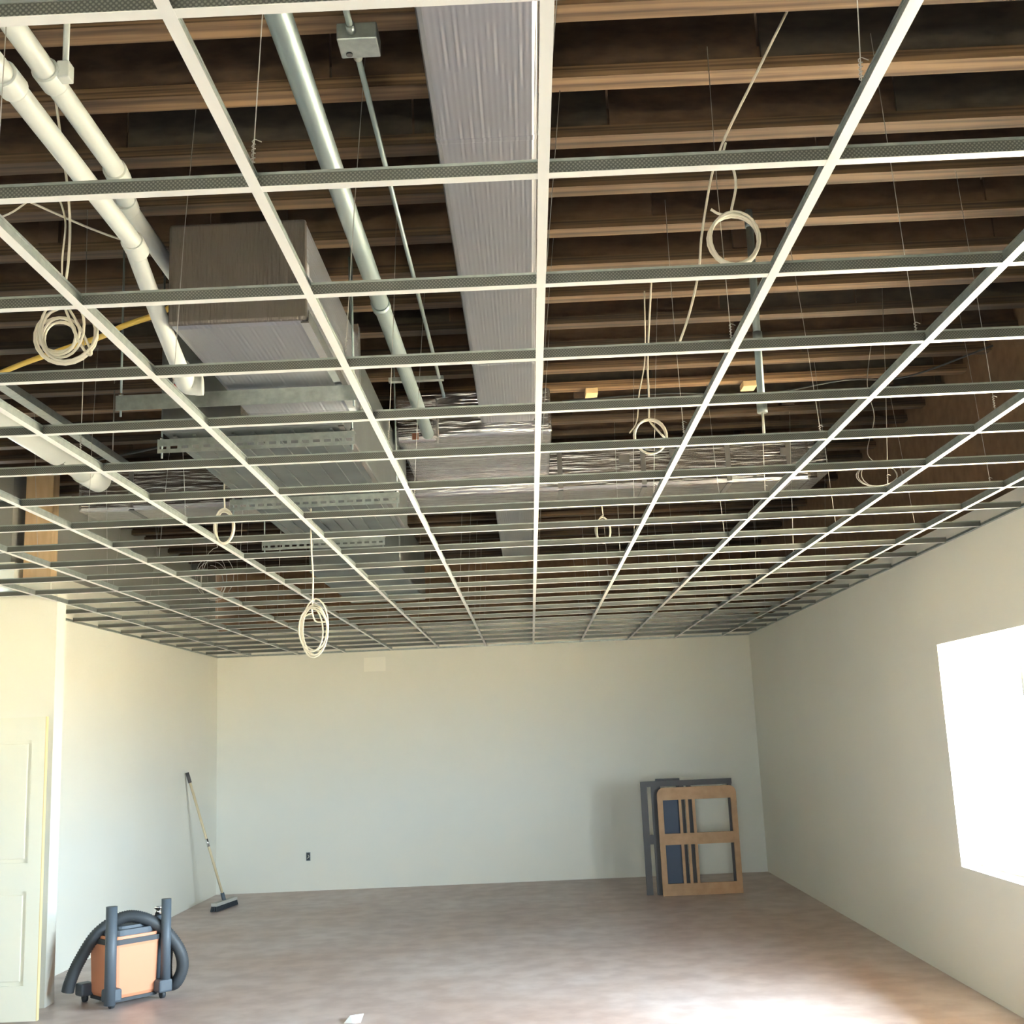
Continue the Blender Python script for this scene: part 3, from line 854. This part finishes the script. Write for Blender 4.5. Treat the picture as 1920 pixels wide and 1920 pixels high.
# wand pieces stored upright on the feet
MB().tube([(-0.225, -0.225, 0.03), (-0.225, -0.225, 0.70)], 0.040, 16).build('wand', 'grey_plastic', vac)
MB().tube([(0.215, -0.215, 0.10), (0.215, -0.215, 0.70)], 0.036, 16).build('wand', 'grey_plastic', vac)
MB().tube([(0.235, -0.065, 0.12), (0.235, -0.065, 0.57)], 0.030, 14).build('wand', 'grey_plastic', vac)
MB().tube([(0.235, -0.065, 0.57), (0.235, -0.065, 0.62)], 0.026, 14).tube([(0.235, -0.065, 0.62), (0.235, -0.065, 0.635)], 0.035, 14).build('wand_collar', 'chrome', vac)
# hose: arc over the drum in camera-facing plane (given in vacuum coordinates)
c_, s_ = math.cos(math.radians(28)), -math.sin(math.radians(28))
def vloc(x, y, z):
    return (x * c_ - y * s_, x * s_ + y * c_, z)
hp = [(-0.385, -0.05, 0.10), (-0.37, -0.05, 0.17), (-0.31, -0.04, 0.31), (-0.19, -0.05, 0.49), (-0.02, -0.05, 0.585), (0.13, -0.06, 0.57), (0.28, -0.04, 0.47), (0.39, -0.04, 0.32), (0.415, -0.02, 0.19), (0.37, 0.0, 0.085), (0.315, 0.03, 0.085), (0.30, 0.05, 0.20), (0.31, 0.05, 0.36)]
hpath = spline([vloc(*p) for p in hp], 22)
MB().tube(hpath, 0.045, 14, rf=lambda t_: 0.046 if int(t_ * (len(hpath) - 1)) % 2 else 0.041).build('hose', 'hose', vac)

# stack of frames standing by the back wall, right
fx, fy = 1.285, 13.25
wf = tag(empty('wooden_frame', (fx + 0.075, fy, 0)), 'orange brown wooden frame with three rails, front of the stack by back wall', 'frame')
FW, FH = 0.875, 1.15
def arc_frame(m_, x0_, x1_, z0_, z1_, y0_, y1_, w_, rad):
    """outer frame with rounded top corners, as one ring"""
    def outline(i):
        x0i, x1i, z0i, z1i = x0_ + i, x1_ - i, z0_ + i, z1_ - i
        r_ = max(rad - i, 0.01)
        pts = [(x0i, z0i), (x1i, z0i)]
        for k in range(5):
            a = math.pi / 2 * k / 4
            pts.append((x1i - r_ + r_ * math.cos(a), z1i - r_ + r_ * math.sin(a)))
        for k in range(5):
            a = math.pi / 2 + math.pi / 2 * k / 4
            pts.append((x0i + r_ + r_ * math.cos(a), z1i - r_ + r_ * math.sin(a)))
        return pts
    A, B = outline(0), outline(w_)
    n = len(A)
    v = [(x, y0_, z) for x, z in A] + [(x, y0_, z) for x, z in B] + [(x, y1_, z) for x, z in A] + [(x, y1_, z) for x, z in B]
    f_ = []
    for k in range(n):
        q = (k + 1) % n
        f_ += [(k, q, n + q, n + k), (2 * n + k, 3 * n + k, 3 * n + q, 2 * n + q), (k, 2 * n + k, 2 * n + q, q), (n + k, n + q, 3 * n + q, 3 * n + k)]
    m_._add(v, f_)
    return m_
arc_frame(MB(), 0, FW, 0.0, FH, -0.02, 0.02, 0.06, 0.075).build('outer_frame', 'frame_wood', wf)
MB().box(0.06, FW - 0.06, -0.018, 0.018, 0.06, 0.125).build('bottom_rail', 'frame_wood', wf)
MB().box(0.06, FW - 0.06, -0.018, 0.018, 0.535, 0.655).build('middle_rail', 'frame_wood', wf)
MB().box(0.06, FW - 0.06, -0.018, 0.018, FH - 0.135, FH - 0.06).build('top_rail', 'frame_wood', wf)
for x in (0.235, 0.31, 0.385):
    MB().box(x, x + 0.03, -0.012, 0.016, 0.125, 0.535).build('slat', 'frame_wood', wf)
    MB().box(x, x + 0.03, -0.012, 0.016, 0.655, FH - 0.135).build('slat', 'frame_wood', wf)
bf = tag(empty('blue_board', (fx + 0.14, fy + 0.05, 0)), 'narrow blue grey board standing between the wooden and dark frames', 'board')
MB().rbox(0, 0.19, -0.012, 0.012, 0.0, 1.1, 0.004).build('board', 'frame_blue', bf)
df = tag(empty('dark_frame', (fx - 0.09, fy + 0.12, 0)), 'dark brown frame standing behind the wooden one, taller by its top rail', 'frame')
for x in (0.0, 0.115, 0.435, 0.515, 0.97):
    MB().box(x, x + (0.07 if x < 0.3 else 0.045), -0.02, 0.02, 0.0, 1.16).build('stile', 'frame_dark', df)
MB().box(0, 1.02, -0.022, 0.022, 1.16, 1.22).build('top_rail', 'frame_dark', df)
MB().box(0.07, 0.115, -0.018, 0.018, 0.54, 0.64).build('short_rail', 'frame_dark', df)
MB().box(0.2, 0.97, -0.018, 0.018, 0.02, 0.08).build('bottom_rail', 'frame_dark', df)
rs = tag(empty('rear_frame', (fx + 0.09, fy + 0.2, 0)), 'grey frame at the very back of the stack, its edge peeking over the top', 'frame')
MB().box(0.0, 0.05, -0.02, 0.02, 0, 1.20).build('stile', 'frame_dark', rs)
MB().box(0.23, 0.27, -0.02, 0.02, 0, 1.20).build('stile', 'frame_dark', rs)
MB().box(0.0, 0.27, -0.022, 0.022, 1.20, 1.24).build('top_rail', 'frame_dark', rs)
